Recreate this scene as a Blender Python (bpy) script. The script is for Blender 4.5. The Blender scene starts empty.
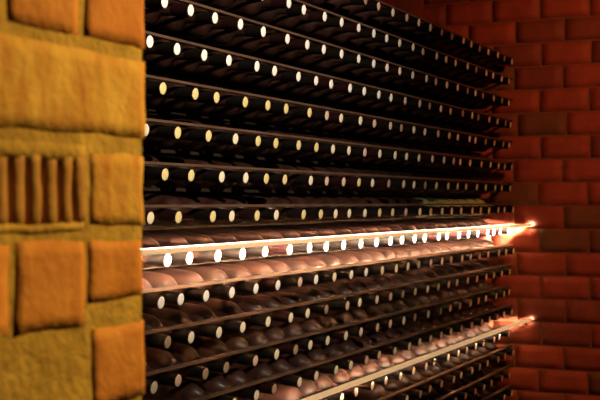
import bpy, bmesh, math, random
from mathutils import Vector, noise

random.seed(11)
C = bpy.context.scene.collection
R = math.radians

# ------------------------------------------------------------------ helpers
def obj(name, bm, mats, parent=None, smooth=False):
    me = bpy.data.meshes.new(name)
    bm.normal_update()
    bm.to_mesh(me); bm.free()
    if not isinstance(mats, (list, tuple)): mats = [mats]
    for m in mats: me.materials.append(m)
    if smooth:
        for p in me.polygons: p.use_smooth = True
    o = bpy.data.objects.new(name, me); C.objects.link(o)
    if parent is not None: o.parent = parent
    return o

def tag(o, label=None, cat=None, group=None, kind=None):
    if label: o['label'] = label
    if cat: o['category'] = cat
    if group: o['group'] = group
    if kind: o['kind'] = kind
    return o

def box(bm, x0, x1, y0, y1, z0, z1, mi=0):
    v = [bm.verts.new(p) for p in ((x0,y0,z0),(x1,y0,z0),(x1,y1,z0),(x0,y1,z0),
                                   (x0,y0,z1),(x1,y0,z1),(x1,y1,z1),(x0,y1,z1))]
    for q in ((3,2,1,0),(4,5,6,7),(0,1,5,4),(1,2,6,5),(2,3,7,6),(3,0,4,7)):
        f = bm.faces.new([v[i] for i in q]); f.material_index = mi
    return v

def bevelled(bm, w):
    bmesh.ops.bevel(bm, geom=bm.edges[:], offset=w, segments=2, affect='EDGES', profile=0.7)
    return bm

def lathe(bm, prof, n=20, cap0=True, cap1=True):
    """prof: (distance behind the tip, radius); the axis runs along -X."""
    rings = []
    for d, r in prof:
        if r < 1e-6:
            rings.append([bm.verts.new((-d, 0, 0))])
        else:
            rings.append([bm.verts.new((-d, r*math.cos(2*math.pi*k/n), r*math.sin(2*math.pi*k/n))) for k in range(n)])
    for a, b in zip(rings, rings[1:]):
        for k in range(n):
            k2 = (k+1) % n
            if len(a) == 1: bm.faces.new((a[0], b[k], b[k2]))
            elif len(b) == 1: bm.faces.new((a[k], b[0], a[k2]))
            else: bm.faces.new((a[k], b[k], b[k2], a[k2]))
    if cap0 and len(rings[0]) > 1: bm.faces.new(rings[0])
    if cap1 and len(rings[-1]) > 1: bm.faces.new(rings[-1][::-1])
    bmesh.ops.recalc_face_normals(bm, faces=bm.faces[:])

# ------------------------------------------------------------------ materials
def newmat(name):
    m = bpy.data.materials.new(name); m.use_nodes = True
    nt = m.node_tree; b = nt.nodes['Principled BSDF']
    return m, nt, b

def ramp(nt, stops):
    r = nt.nodes.new('ShaderNodeValToRGB')
    e = r.color_ramp.elements
    while len(e) < len(stops): e.new(0.5)
    for el, (p, c) in zip(e, stops):
        el.position = p; el.color = (*c, 1)
    return r

def noisy(name, c0, c1, scale=20, rough=0.8, bump=0.0, bscale=None, detail=4, mid=None, spec=0.5, stretch=None):
    m, nt, b = newmat(name)
    tc = nt.nodes.new('ShaderNodeTexCoord')
    src = tc.outputs['Object']
    if stretch:
        mp = nt.nodes.new('ShaderNodeMapping'); mp.inputs['Scale'].default_value = stretch
        nt.links.new(src, mp.inputs['Vector']); src = mp.outputs['Vector']
    n = nt.nodes.new('ShaderNodeTexNoise')
    n.inputs['Scale'].default_value = scale; n.inputs['Detail'].default_value = detail
    nt.links.new(src, n.inputs['Vector'])
    st = [(0.3, c0), (0.7, c1)] if mid is None else [(0.28, c0), (0.5, mid), (0.72, c1)]
    r = ramp(nt, st)
    nt.links.new(n.outputs['Fac'], r.inputs['Fac'])
    nt.links.new(r.outputs['Color'], b.inputs['Base Color'])
    b.inputs['Roughness'].default_value = rough
    b.inputs['Specular IOR Level'].default_value = spec
    if bump:
        n2 = nt.nodes.new('ShaderNodeTexNoise'); n2.inputs['Scale'].default_value = bscale or scale*3
        n2.inputs['Detail'].default_value = 6
        nt.links.new(tc.outputs['Object'], n2.inputs['Vector'])
        bp = nt.nodes.new('ShaderNodeBump'); bp.inputs['Strength'].default_value = bump; bp.inputs['Distance'].default_value = 0.004
        nt.links.new(n2.outputs['Fac'], bp.inputs['Height'])
        nt.links.new(bp.outputs['Normal'], b.inputs['Normal'])
    return m

def emitter(name, col, strength, base=(0.8, 0.75, 0.65)):
    m, nt, b = newmat(name)
    b.inputs['Base Color'].default_value = (*base, 1)
    b.inputs['Emission Color'].default_value = (*col, 1)
    b.inputs['Emission Strength'].default_value = strength
    return m

# pillar brick tones
M_or   = noisy('orange_brick', (0.42,0.14,0.05), (0.66,0.27,0.10), 26, 0.85, 0.5, 90, mid=(0.55,0.20,0.07))
M_deep = noisy('deep_orange_brick', (0.40,0.12,0.05), (0.60,0.21,0.08), 22, 0.85, 0.4, 80)
M_yel  = noisy('yellow_washed_brick', (0.46,0.18,0.07), (0.72,0.44,0.17), 30, 0.9, 0.6, 90, mid=(0.58,0.31,0.11), stretch=(1,1.6,0.6))
M_olv  = noisy('mortar_smeared_brick', (0.25,0.13,0.05), (0.40,0.25,0.12), 16, 0.9, 0.5, 80)
M_clay = noisy('hollow_clay', (0.36,0.17,0.08), (0.48,0.24,0.12), 30, 0.9, 0.4, 90)
M_hole_shade = noisy('hollow_core_shade', (0.02,0.010,0.007), (0.035,0.017,0.010), 30, 0.95)  # shade deep in the slots, painted as near-black clay
M_mor  = noisy('yellow_mortar', (0.34,0.20,0.07), (0.60,0.37,0.14), 34, 0.95, 0.8, 120, mid=(0.46,0.28,0.10))
# end wall brick tones
M_r1 = noisy('red_brick', (0.24,0.040,0.018), (0.36,0.055,0.025), 12, 0.75, 0.5, 60)
M_r2 = noisy('dark_red_brick', (0.17,0.033,0.016), (0.25,0.044,0.021), 12, 0.75, 0.5, 60)
M_r3 = noisy('brown_brick', (0.13,0.046,0.016), (0.19,0.06,0.022), 12, 0.8, 0.5, 60)
M_rm = noisy('brown_mortar', (0.16,0.055,0.020), (0.24,0.075,0.028), 20, 0.95, 0.6, 80)
M_wood = noisy('rack_wood', (0.05,0.025,0.014), (0.11,0.057,0.033), 18, 0.6, 0.2, 60, stretch=(6,0.5,6))
M_wood_lit = noisy('lit_rack_wood', (0.36,0.22,0.14), (0.55,0.36,0.24), 18, 0.6, 0.2, 60, stretch=(6,0.5,6))  # rail wood brightened by the upper strip, its light put into the colour
M_dark = noisy('dark_wood', (0.010,0.006,0.004), (0.022,0.012,0.008), 18, 0.85, spec=0.15, stretch=(6,0.5,6))
M_alu  = noisy('warm_metal', (0.42,0.30,0.18), (0.55,0.40,0.25), 40, 0.4)
M_pl   = noisy('dark_plaster', (0.09,0.05,0.03), (0.15,0.085,0.05), 6, 0.9, 0.3, 40)
M_fl   = noisy('clay_floor', (0.10,0.045,0.028), (0.19,0.085,0.05), 7, 0.6, 0.3, 40)
M_glow = emitter('lamp_diffuser', (1.0, 0.74, 0.48), 4400.0)
M_glow2 = emitter('soft_lamp_tape', (1.0, 0.74, 0.48), 850.0)
M_lip  = emitter('lamp_channel', (1.0, 0.62, 0.30), 0.50, (0.36, 0.25, 0.15))

# bottle materials
def glassy(name, c0, c1, rough):
    m = noisy(name, c0, c1, 35, rough, detail=5)
    b = m.node_tree.nodes['Principled BSDF']
    b.inputs['Coat Weight'].default_value = 0.04
    b.inputs['Specular IOR Level'].default_value = 0.15
    b.inputs['Coat Roughness'].default_value = 0.12
    return m
G_dark = glassy('dusty_dark_glass', (0.010,0.0035,0.0025), (0.036,0.014,0.009), 0.50)
G_brown = glassy('brown_glass', (0.009,0.0035,0.0025), (0.026,0.011,0.007), 0.5)
G_green = glassy('green_glass', (0.22,0.34,0.17), (0.42,0.54,0.30), 0.28)
F_black = noisy('black_foil', (0.003,0.002,0.002), (0.006,0.004,0.003), 60, 0.6, spec=0.1)
F_wine = noisy('wine_red_foil', (0.008,0.002,0.002), (0.014,0.003,0.003), 60, 0.6, spec=0.1)
T = {
 'white':  noisy('white_cap_top', (0.80,0.77,0.72), (0.88,0.85,0.80), 120, 0.45),
 'cream':  noisy('cream_cap_top', (0.70,0.62,0.44), (0.80,0.72,0.54), 120, 0.45),
 'gold':   noisy('yellow_cap_top', (0.62,0.50,0.20), (0.74,0.62,0.30), 120, 0.4),
 'pink':   noisy('pink_cap_top', (0.58,0.40,0.30), (0.68,0.48,0.38), 120, 0.45),
 'green':  noisy('green_cap_top', (0.45,0.50,0.28), (0.58,0.62,0.36), 120, 0.45),
 'brown':  noisy('brown_cap_top', (0.30,0.20,0.13), (0.38,0.26,0.17), 120, 0.5),
}
TOPWORD = {'white':'white-topped','cream':'cream-topped','gold':'yellow-topped','pink':'pinkish-topped','green':'greenish-topped','brown':'brown-topped'}

# ------------------------------------------------------------------ camera
DIST, EYE, FPX = 1.3666, 1.5, 1150.0
YAW = math.atan(550/FPX)
cd = bpy.data.cameras.new('camera'); cam = bpy.data.objects.new('camera', cd); C.objects.link(cam)
cam.location = (DIST, 0, EYE)
cam.rotation_euler = (R(90), 0, YAW)
cd.sensor_width = 36; cd.lens = FPX*36/600
cd.shift_y = 2/600
cd.clip_start = 0.02
cd.dof.use_dof = True; cd.dof.focus_distance = 2.75; cd.dof.aperture_fstop = 11.0
bpy.context.scene.camera = cam
def project(p):
    s, c = math.sin(YAW), math.cos(YAW)
    dx, dy, dz = p[0]-DIST, p[1], p[2]-EYE
    z = -s*dx + c*dy
    return 300 + FPX*(c*dx + s*dy)/z, 202 - FPX*dz/z

# ------------------------------------------------------------------ brickwork
def brick_x(bm, xf, y0, y1, z0, z1, mi, depth=0.03, seed=0, nu=10, nv=6, amp=0.0020, rnd=0.0022):
    """one brick whose worn front face looks along +X."""
    gr = []
    for j in range(nv+1):
        row = []
        for i in range(nu+1):
            u, v = i/nu, j/nv
            y = y0+(y1-y0)*u; z = z0+(z1-z0)*v
            e = min(u*(y1-y0), (1-u)*(y1-y0), v*(z1-z0), (1-v)*(z1-z0))
            q = Vector((y*28+seed, z*28, seed*1.7))
            x = xf - (rnd*0.6 if e < 1e-6 else 0) + 0.0012*noise.noise(q*2)
            w = amp*1.6 if e < 1e-6 else amp*0.4
            row.append(bm.verts.new((x, y+w*noise.noise(q), z+w*noise.noise(q+Vector((9,3,1))))))
        gr.append(row)
    for j in range(nv):
        for i in range(nu):
            f = bm.faces.new((gr[j][i], gr[j][i+1], gr[j+1][i+1], gr[j+1][i])); f.material_index = mi; f.smooth = True
    loop = gr[0] + [gr[j][nu] for j in range(1, nv+1)] + gr[nv][:-1][::-1] + [gr[j][0] for j in range(nv-1, 0, -1)]
    back = [bm.verts.new((xf-depth, v.co.y, v.co.z)) for v in loop]
    n = len(loop)
    for k in range(n):
        f = bm.faces.new((loop[k], back[k], back[(k+1) % n], loop[(k+1) % n])); f.material_index = mi
    return

# the near wall ends in a brick edge, courses as in the photograph round eye level
XW, YE = 0.756, 0.933
bm = bmesh.new()
HY0, HY1, HZ0, HZ1 = 0.64, 0.839, EYE-0.022, EYE+0.040       # pocket for the perforated block
for (ya, yb, za, zb) in ((-1.25,HY0,0,2.75),(HY1,YE-0.004,0,2.75),(HY0,HY1,0,HZ0),(HY0,HY1,HZ1,2.75)):
    box(bm, XW-0.25, XW-0.0018, ya, yb, za, zb, 6)
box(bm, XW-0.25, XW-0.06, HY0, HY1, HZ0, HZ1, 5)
MI = {'or':0,'deep':1,'yel':2,'olv':3,'clay':4,'hole':5}
def pb(y0, y1, z0, z1, t, **k):
    brick_x(bm, XW + k.pop('out', 0), y0, y1, EYE+z0, EYE+z1, MI[t], depth=0.045, seed=random.random()*50, **k)
def hollow(y0, y1, z0, z1):
    """perforated clay block, cut face outwards: webs, the cores between them painted dark as shade"""
    zz0, zz1 = EYE+z0, EYE+z1
    brick_x(bm, XW, y0, y1, zz1-0.014, zz1, 6, seed=3, nu=14, nv=2)
    brick_x(bm, XW, y0, y1, zz0, zz0+0.008, 6, seed=5, nu=14, nv=2)
    n = 5; pitch = 0.0213; y = y1-0.005
    brick_x(bm, XW, y-0.008, y1, zz0+0.006, zz1-0.009, MI['clay'], seed=7, nu=3)
    y -= 0.008 + 0.006
    while y > y0:
        brick_x(bm, XW, max(y0, y-0.0136), y, zz0+0.006, zz1-0.009, MI['clay'], depth=0.04, seed=y*90, nu=3, amp=0.001, rnd=0.003)
        y -= pitch
# course above
pb(0.52, 0.722, 0.146, 0.222, 'or'); pb(0.733, 0.828, 0.146, 0.222, 'or'); pb(0.838, YE, 0.146, 0.222, 'deep')
# long yellow-washed stretcher
pb(0.480, 0.694, 0.065, 0.134, 'yel'); pb(0.703, YE, 0.061, 0.1345, 'yel', nu=20)
# hollow block and header
hollow(0.62, 0.838, -0.026, 0.050); pb(0.845, YE-0.002, -0.022, 0.044, 'yel')
# orange course
pb(0.530, 0.736, -0.108, -0.036, 'or'); pb(0.743, 0.838, -0.110, -0.034, 'or'); pb(0.843, YE-0.004, -0.090, -0.036, 'or')
# smeared brick and orange header
pb(0.61, 0.830, -0.190, -0.116, 'olv', out=-0.003); pb(0.848, YE, -0.186, -0.114, 'or')
# the courses out of the picture, up and down, in the same bond
def course(z0, z1, odd):
    y = YE
    if odd: pb(y-0.088, y, z0, z1, random.choice(('or','yel','deep'))); y -= 0.100
    while y > -1.2:
        pb(y-0.205, y, z0, z1, random.choice(('or','or','yel','deep')), nu=6, nv=4); y -= 0.217
z, k = -0.200, 0
while EYE+z-0.075 > 0.02:
    course(z-0.073, z, k % 2); z -= 0.0845; k += 1
z, k = 0.233, 0
while EYE+z+0.073 < 2.74:
    course(z, z+0.073, k % 2 == 0); z += 0.0845; k += 1
for (za, zb) in ((0.146,0.222),(0.063,0.134),(-0.024,0.050),(-0.108,-0.036),(-0.190,-0.116)):
    y = 0.47 if za != 0.146 else 0.51
    while y > -1.2:
        pb(y-0.205, y, za, zb, random.choice(('or','yel','deep')), nu=6, nv=4); y -= 0.217
tag(obj('wall_left', bm, [M_or, M_deep, M_yel, M_olv, M_clay, M_hole_shade, M_mor]), kind='structure',
    label='yellow lit brick pillar wall with a slotted hollow brick')

# end wall: red brick, facing back along the aisle
YB = 5.15
bm = bmesh.new()
box(bm, -0.55, 2.45, YB+0.0015, YB+0.2, 0, 2.75, 3)
def brick_y(y, x0, x1, z0, z1, mi, seed):
    v = []
    tmp = bmesh.new()
    brick_x(tmp, 0, x0, x1, z0, z1, mi, seed=seed, nu=5, nv=3, amp=0.0010, rnd=0.0012, depth=0.02)
    mp = {}
    for w in tmp.verts: mp[w] = bm.verts.new((w.co.y, y - w.co.x, w.co.z))
    for f in tmp.faces:
        g = bm.faces.new([mp[w] for w in f.verts][::-1] if False else [mp[w] for w in f.verts]); g.material_index = f.material_index; g.smooth = f.smooth
    tmp.free()
H = 0.105; L = 0.222
for j in range(26):
    z0 = 0.012 + j*H + 0.005
    if z0+H-0.01 > 2.75: break
    x = -0.55 - (0.111 if j % 2 else 0.0) - random.random()*0.02
    while x < 2.45:
        a, b = max(-0.55, x), min(2.45, x+L-0.008)
        if b-a > 0.02:
            brick_y(YB, a, b, z0, z0+H-0.008, random.choice((0,0,0,0,1,1,1,2)), random.random()*60)
        x += L
bmesh.ops.recalc_face_normals(bm, faces=bm.faces[:])
tag(obj('wall_back', bm, [M_r1, M_r2, M_r3, M_rm]), kind='structure', label='dark red brick wall closing the far end of the rack')

# rest of the cellar
def slab(name, x0, x1, y0, y1, z0, z1, m):
    bm = bmesh.new(); box(bm, x0, x1, y0, y1, z0, z1)
    return tag(obj(name, bm, m), kind='structure')
slab('floor', -0.6, 2.6, -1.4, YB+0.2, -0.1, 0, M_fl)
slab('ceiling', -0.6, 2.6, -1.4, YB+0.2, 2.75, 2.85, M_pl)
slab('wall_right', 2.45, 2.6, -1.4, YB+0.2, 0, 2.75, M_pl)
slab('wall_front', -0.6, 2.6, -1.4, -1.25, 0, 2.75, M_pl)
def brick_tex(name):
    m, nt, b = newmat(name)
    tc = nt.nodes.new('ShaderNodeTexCoord'); mp = nt.nodes.new('ShaderNodeMapping')
    sx = nt.nodes.new('ShaderNodeSeparateXYZ'); cx = nt.nodes.new('ShaderNodeCombineXYZ')
    nt.links.new(tc.outputs['Object'], sx.inputs[0])
    nt.links.new(sx.outputs['Y'], cx.inputs['X']); nt.links.new(sx.outputs['Z'], cx.inputs['Y'])
    br = nt.nodes.new('ShaderNodeTexBrick')
    br.inputs['Scale'].default_value = 1.0; br.inputs['Brick Width'].default_value = 0.222; br.inputs['Row Height'].default_value = 0.105
    br.inputs['Mortar Size'].default_value = 0.005
    br.inputs['Color1'].default_value = (0.30,0.050,0.022,1); br.inputs['Color2'].default_value = (0.18,0.045,0.018,1); br.inputs['Mortar'].default_value = (0.20,0.065,0.024,1)
    nt.links.new(cx.outputs[0], br.inputs['Vector']); nt.links.new(br.outputs['Color'], b.inputs['Base Color'])
    b.inputs['Roughness'].default_value = 0.85
    return m
slab('wall_recess', -0.6, -0.45, -1.25, YB, 0, 2.75, brick_tex('recess_brick'))

# ------------------------------------------------------------------ rack
V = 0.095
Z0 = EYE - 0.1295
def row_z(i): return Z0 - i*V if i <= 0 else Z0 - i*0.0912
TILT = R(5.5)
ROWS = list(range(-8, 9))
rack = bpy.data.objects.new('wine_rack', None); C.objects.link(rack); rack.location = (0, 0, 0)
tag(rack, 'tall dark wooden wine rack of many rows filling the recess', 'wine rack')
YS = 1.95
bm = bmesh.new(); box(bm, -0.40, -0.005, YS-0.022, YS, 0, 2.20); obj('side_panel', bevelled(bm, 0.002), M_dark, rack)
bm = bmesh.new(); box(bm, -0.40, -0.385, YS, YB, 0.02, 2.14); obj('back_panel', bm, M_dark, rack)
for i in ROWS:
    z = row_z(i)
    bm = bmesh.new(); box(bm, -0.034, -0.020, YS, YB+0.002, z+0.0220, z+0.0285); obj('neck_rail', bevelled(bm, 0.0015), M_wood_lit if i in (0, 1) else M_wood, rack)
    for xc in (-0.175, -0.265):
        zc = z - xc*math.tan(TILT) - 0.0382/math.cos(TILT) - 0.0040
        bm = bmesh.new(); box(bm, xc-0.008, xc+0.008, YS, YB+0.002, zc-0.008, zc); obj('body_cradle', bm, M_dark, rack)

# ------------------------------------------------------------------ bottles
glass_prof = [(0.006,0.0128),(0.012,0.0140),(0.072,0.0148),(0.080,0.0160),(0.087,0.0195),(0.094,0.0255),(0.102,0.0315),
              (0.111,0.0355),(0.122,0.0376),(0.134,0.0380),(0.286,0.0380),(0.293,0.0368),(0.297,0.0330),(0.297,0.0280),(0.290,0.0200),(0.280,0.0100),(0.277,0.0)]
bm = bmesh.new(); lathe(bm, glass_prof, 22); me_glass = {}
base = obj('wine_bottle', bm, G_dark, smooth=True); me_glass['dark'] = base.data
for k, m in (('brown', G_brown), ('green', G_green)):
    q = base.data.copy(); q.materials[0] = m; me_glass[k] = q
bm = bmesh.new(); lathe(bm, [(0.0,0.0140),(0.0004,0.0150),(0.004,0.0154),(0.006,0.0148),(0.046,0.0154),(0.047,0.0148)], 20, True, True)
cap0 = obj('foil_capsule', bm, F_black, base); me_cap = {'black': cap0.data}
q = cap0.data.copy(); q.materials[0] = F_wine; me_cap['wine'] = q
bm = bmesh.new(); lathe(bm, [(-0.0012,0.0),(-0.0010,0.0090),(-0.0004,0.0130),(0.0006,0.0142),(0.0020,0.0138)], 20, False, True)
top0 = obj('capsule_top', bm, T['white'], cap0, smooth=True); me_top = {'white': top0.data}
for k in T:
    if k != 'white':
        q = top0.data.copy(); q.materials[0] = T[k]; me_top[k] = q

SEEN = {  # distances along the rack of the bottles nearest the brick pillar, row by row
 -6:[2.155,2.277,2.397,2.507,2.642,2.789,2.916,3.025], -5:[2.097,2.224,2.345,2.458,2.595,2.705,2.857,2.976,3.081],
 -4:[2.159,2.299,2.402,2.543,2.653,2.770,2.922,3.039], -3:[2.097,2.211,2.350,2.489,2.603,2.722,2.845,2.973,3.089],
 -2:[2.159,2.270,2.421,2.541,2.659,2.776,2.939,3.039], -1:[2.105,2.222,2.383,2.466,2.595,2.722,2.877,2.997,3.089],
 0:[2.174,2.277,2.402,2.522,2.653,2.801,2.922,3.039], 1:[2.145,2.237,2.340,2.461,2.595,2.728,2.864,2.969,3.096],
 2:[2.180,2.281,2.397,2.522,2.670,2.789,2.916,3.046], 3:[2.117,2.222,2.340,2.451,2.586,2.719,2.826,2.936]}
P = 0.1237
def row_positions(i):
    ys = list(SEEN.get(i, [2.10 + 0.06*(i % 2)]))
    y = ys[-1]
    while y + P < YB - 0.046:
        y += P
        ys.append(y + random.uniform(-0.010, 0.010))
    return [min(v, YB-0.046) for v in ys]

ORD = ('first second third fourth fifth sixth seventh eighth ninth tenth eleventh twelfth thirteenth fourteenth fifteenth '
       'sixteenth seventeenth eighteenth nineteenth twentieth twenty-first twenty-second twenty-third twenty-fourth').split()
def row_words(i):
    if i == -8: return 'in the topmost row'
    if i < -1: return ORD[-i-1] + ' row above the upper light strip'
    if i == -1: return 'first row above the upper light strip'
    if i == 0: return 'row just under the upper light strip'
    if i < 4: return ORD[i] + ' row below the upper light strip'
    if i == 4: return 'row just above the lower light strip'
    if i == 5: return 'row just under the lower light strip'
    return ORD[i-5] + ' row below the lower light strip'

def pick_top(i, x):
    r = random.random()
    if i in (-7, -6, -5):
        if x < 400: return 'white'
        return 'cream' if r < .45 else ('pink' if r < .75 else 'brown')  # light fading along the upper rows is put into these duller tops
    if i == -8: return 'cream' if r < .4 else ('pink' if r < .6 else 'brown')
    if i == 0 or i == 5: return 'white'
    if i == -2 and x > 430: return 'green'
    if i in (-4, -3, -2, -1):
        if x < 330: return 'gold' if r < .62 else ('cream' if r < .9 else 'pink')
        return 'cream' if r < .55 else ('gold' if r < .75 else ('pink' if r < .9 else 'brown'))
    if i == 1: return 'white' if r < .5 else ('cream' if r < .85 else 'pink')
    return 'cream' if r < .42 else ('gold' if r < .56 else ('pink' if r < .82 else 'brown'))

first = True; count = 0
for i in ROWS:
    z = row_z(i)
    ys = row_positions(i)
    vis = []
    for y in ys:
        px, py = project((0, y, z))
        if px > 141 and -6 < py < 405: vis.append((y, px))
    n = len(vis)
    for k, (y, px) in enumerate(vis):
        kind = 'green' if (i == -1 and 446 < px < 508) else ('dark' if random.random() < .8 else 'brown')
        top = pick_top(i, px)
        if first: b, c, t = base, cap0, top0; first = False
        else:
            b = base.copy(); c = cap0.copy(); t = top0.copy()
            C.objects.link(b); C.objects.link(c); C.objects.link(t)
            c.parent = b; t.parent = c
        b.data = me_glass[kind]; c.data = me_cap['black' if random.random() < .75 else 'wine']; t.data = me_top[top]
        b.location = (random.uniform(-0.006, 0.006), y, z)
        b.rotation_euler = (random.uniform(0, 6.28), TILT + random.uniform(-0.004, 0.004), 0)
        near_first = project((0, vis[0][0], z))[0] < 185
        if near_first and k < n/2: place = ORD[k] + ' from the brick pillar'
        else:
            q = n-1-k
            place = ORD[q] + ' from the back wall' if q else 'beside the back wall'
        gk = 'green wine bottle' if kind == 'green' else 'wine bottle'
        b['label'] = TOPWORD[top] + ' ' + gk + ' ' + place + ', ' + row_words(i)
        b['category'] = 'wine bottle'
        b['group'] = 'wine bottles lying in the rack'
        t['label'] = {'white':'white','cream':'cream','gold':'yellow','pink':'pinkish','green':'greenish','brown':'brown'}[top] + ' capsule top'
        count += 1
print('BOTTLES', count)

# ------------------------------------------------------------------ light strips
def roll(bm):
    """the channel is turned a little downwards on its brackets"""
    c, q = math.cos(R(9)), math.sin(R(9))
    for v in bm.verts:
        x, z = v.co.x-0.068, v.co.z
        v.co.x, v.co.z = 0.068 + c*x - q*z, q*x + c*z
def light_strip(i, label, y0, off, glow):
    """C-shaped frosted channel, open towards the bottles, with the lit tape along its inside."""
    z = row_z(i)
    r = bpy.data.objects.new('light_strip', None); C.objects.link(r); r.location = (0, y0, z+off)
    tag(r, label, 'lamp', 'light strips along the rack')
    ln = YB - 0.004 - y0
    bm = bmesh.new(); box(bm, 0.066, 0.068, 0, ln, -0.0035, 0.0035); roll(bm); obj('light_tape', bm, glow, r)
    bm = bmesh.new()
    sec = [(0.0535,-0.0052),(0.070,-0.0052),(0.070,0.0052),(0.042,0.0052),(0.042,0.0044),(0.068,0.0044),(0.068,-0.0044),(0.0535,-0.0044)]
    a = [bm.verts.new((x, 0, q)) for x, q in sec]; b = [bm.verts.new((x, ln, q)) for x, q in sec]
    n = len(sec)
    for k in range(n): bm.faces.new((a[k], a[(k+1) % n], b[(k+1) % n], b[k]))
    for e in (a, b[::-1]):
        for q in ((0,1,6,7),(1,2,5,6),(2,3,4,5)): bm.faces.new([e[w] for w in q][::-1])
    bmesh.ops.recalc_face_normals(bm, faces=bm.faces[:])
    roll(bm); obj('channel', bm, M_lip, r)
    for k in range(6):
        y = 0.09 + k*(ln-0.14)/5
        bm = bmesh.new(); box(bm, -0.0193, 0.057, y-0.003, y+0.003, 0.026-off-0.002, 0.026-off+0.002)
        box(bm, 0.0535, 0.057, y-0.003, y+0.003, min(-0.0085, 0.026-off), 0.003); obj('bracket', bm, M_dark, r)
light_strip(0, 'upper warm light strip glowing above a row of white-topped bottles', 1.90, 0.027, M_glow)
light_strip(5, 'lower warm light strip slanting to the bottom edge of the photo', 1.90, 0.056, M_glow2)

# ------------------------------------------------------------------ lights
def spot(name, loc, to, power, col, size, blend, rad):
    l = bpy.data.lights.new(name, 'SPOT'); l.energy = power; l.color = col
    l.spot_size = R(size); l.spot_blend = blend; l.shadow_soft_size = rad
    o = bpy.data.objects.new(name, l); C.objects.link(o); o.location = loc
    o.rotation_euler = (Vector(to)-Vector(loc)).to_track_quat('-Z', 'Y').to_euler()
    return o
spot('pillar_spot', (1.55, 1.75, 2.25), (0.756, 0.76, 1.47), 112, (1.0, 0.66, 0.12), 34, 0.6, 0.16)
spot('rack_spot', (1.9, 1.5, 2.6), (0.0, 2.55, 2.0), 400, (1.0, 0.83, 0.62), 56, 0.9, 0.04)
spot('aisle_spot', (1.6, 3.3, 2.65), (0.7, 5.1, 1.7), 95, (1.0, 0.35, 0.12), 80, 0.8, 0.08)

w = bpy.data.worlds.new('world'); bpy.context.scene.world = w; w.use_nodes = True
w.node_tree.nodes['Background'].inputs['Color'].default_value = (0.004, 0.003, 0.002, 1)

vs = bpy.context.scene.view_settings
vs.view_transform = 'Standard'; vs.look = 'None'; vs.gamma = 1; vs.use_curve_mapping = False; vs.exposure = 0
bpy.context.scene.display_settings.display_device = 'sRGB'
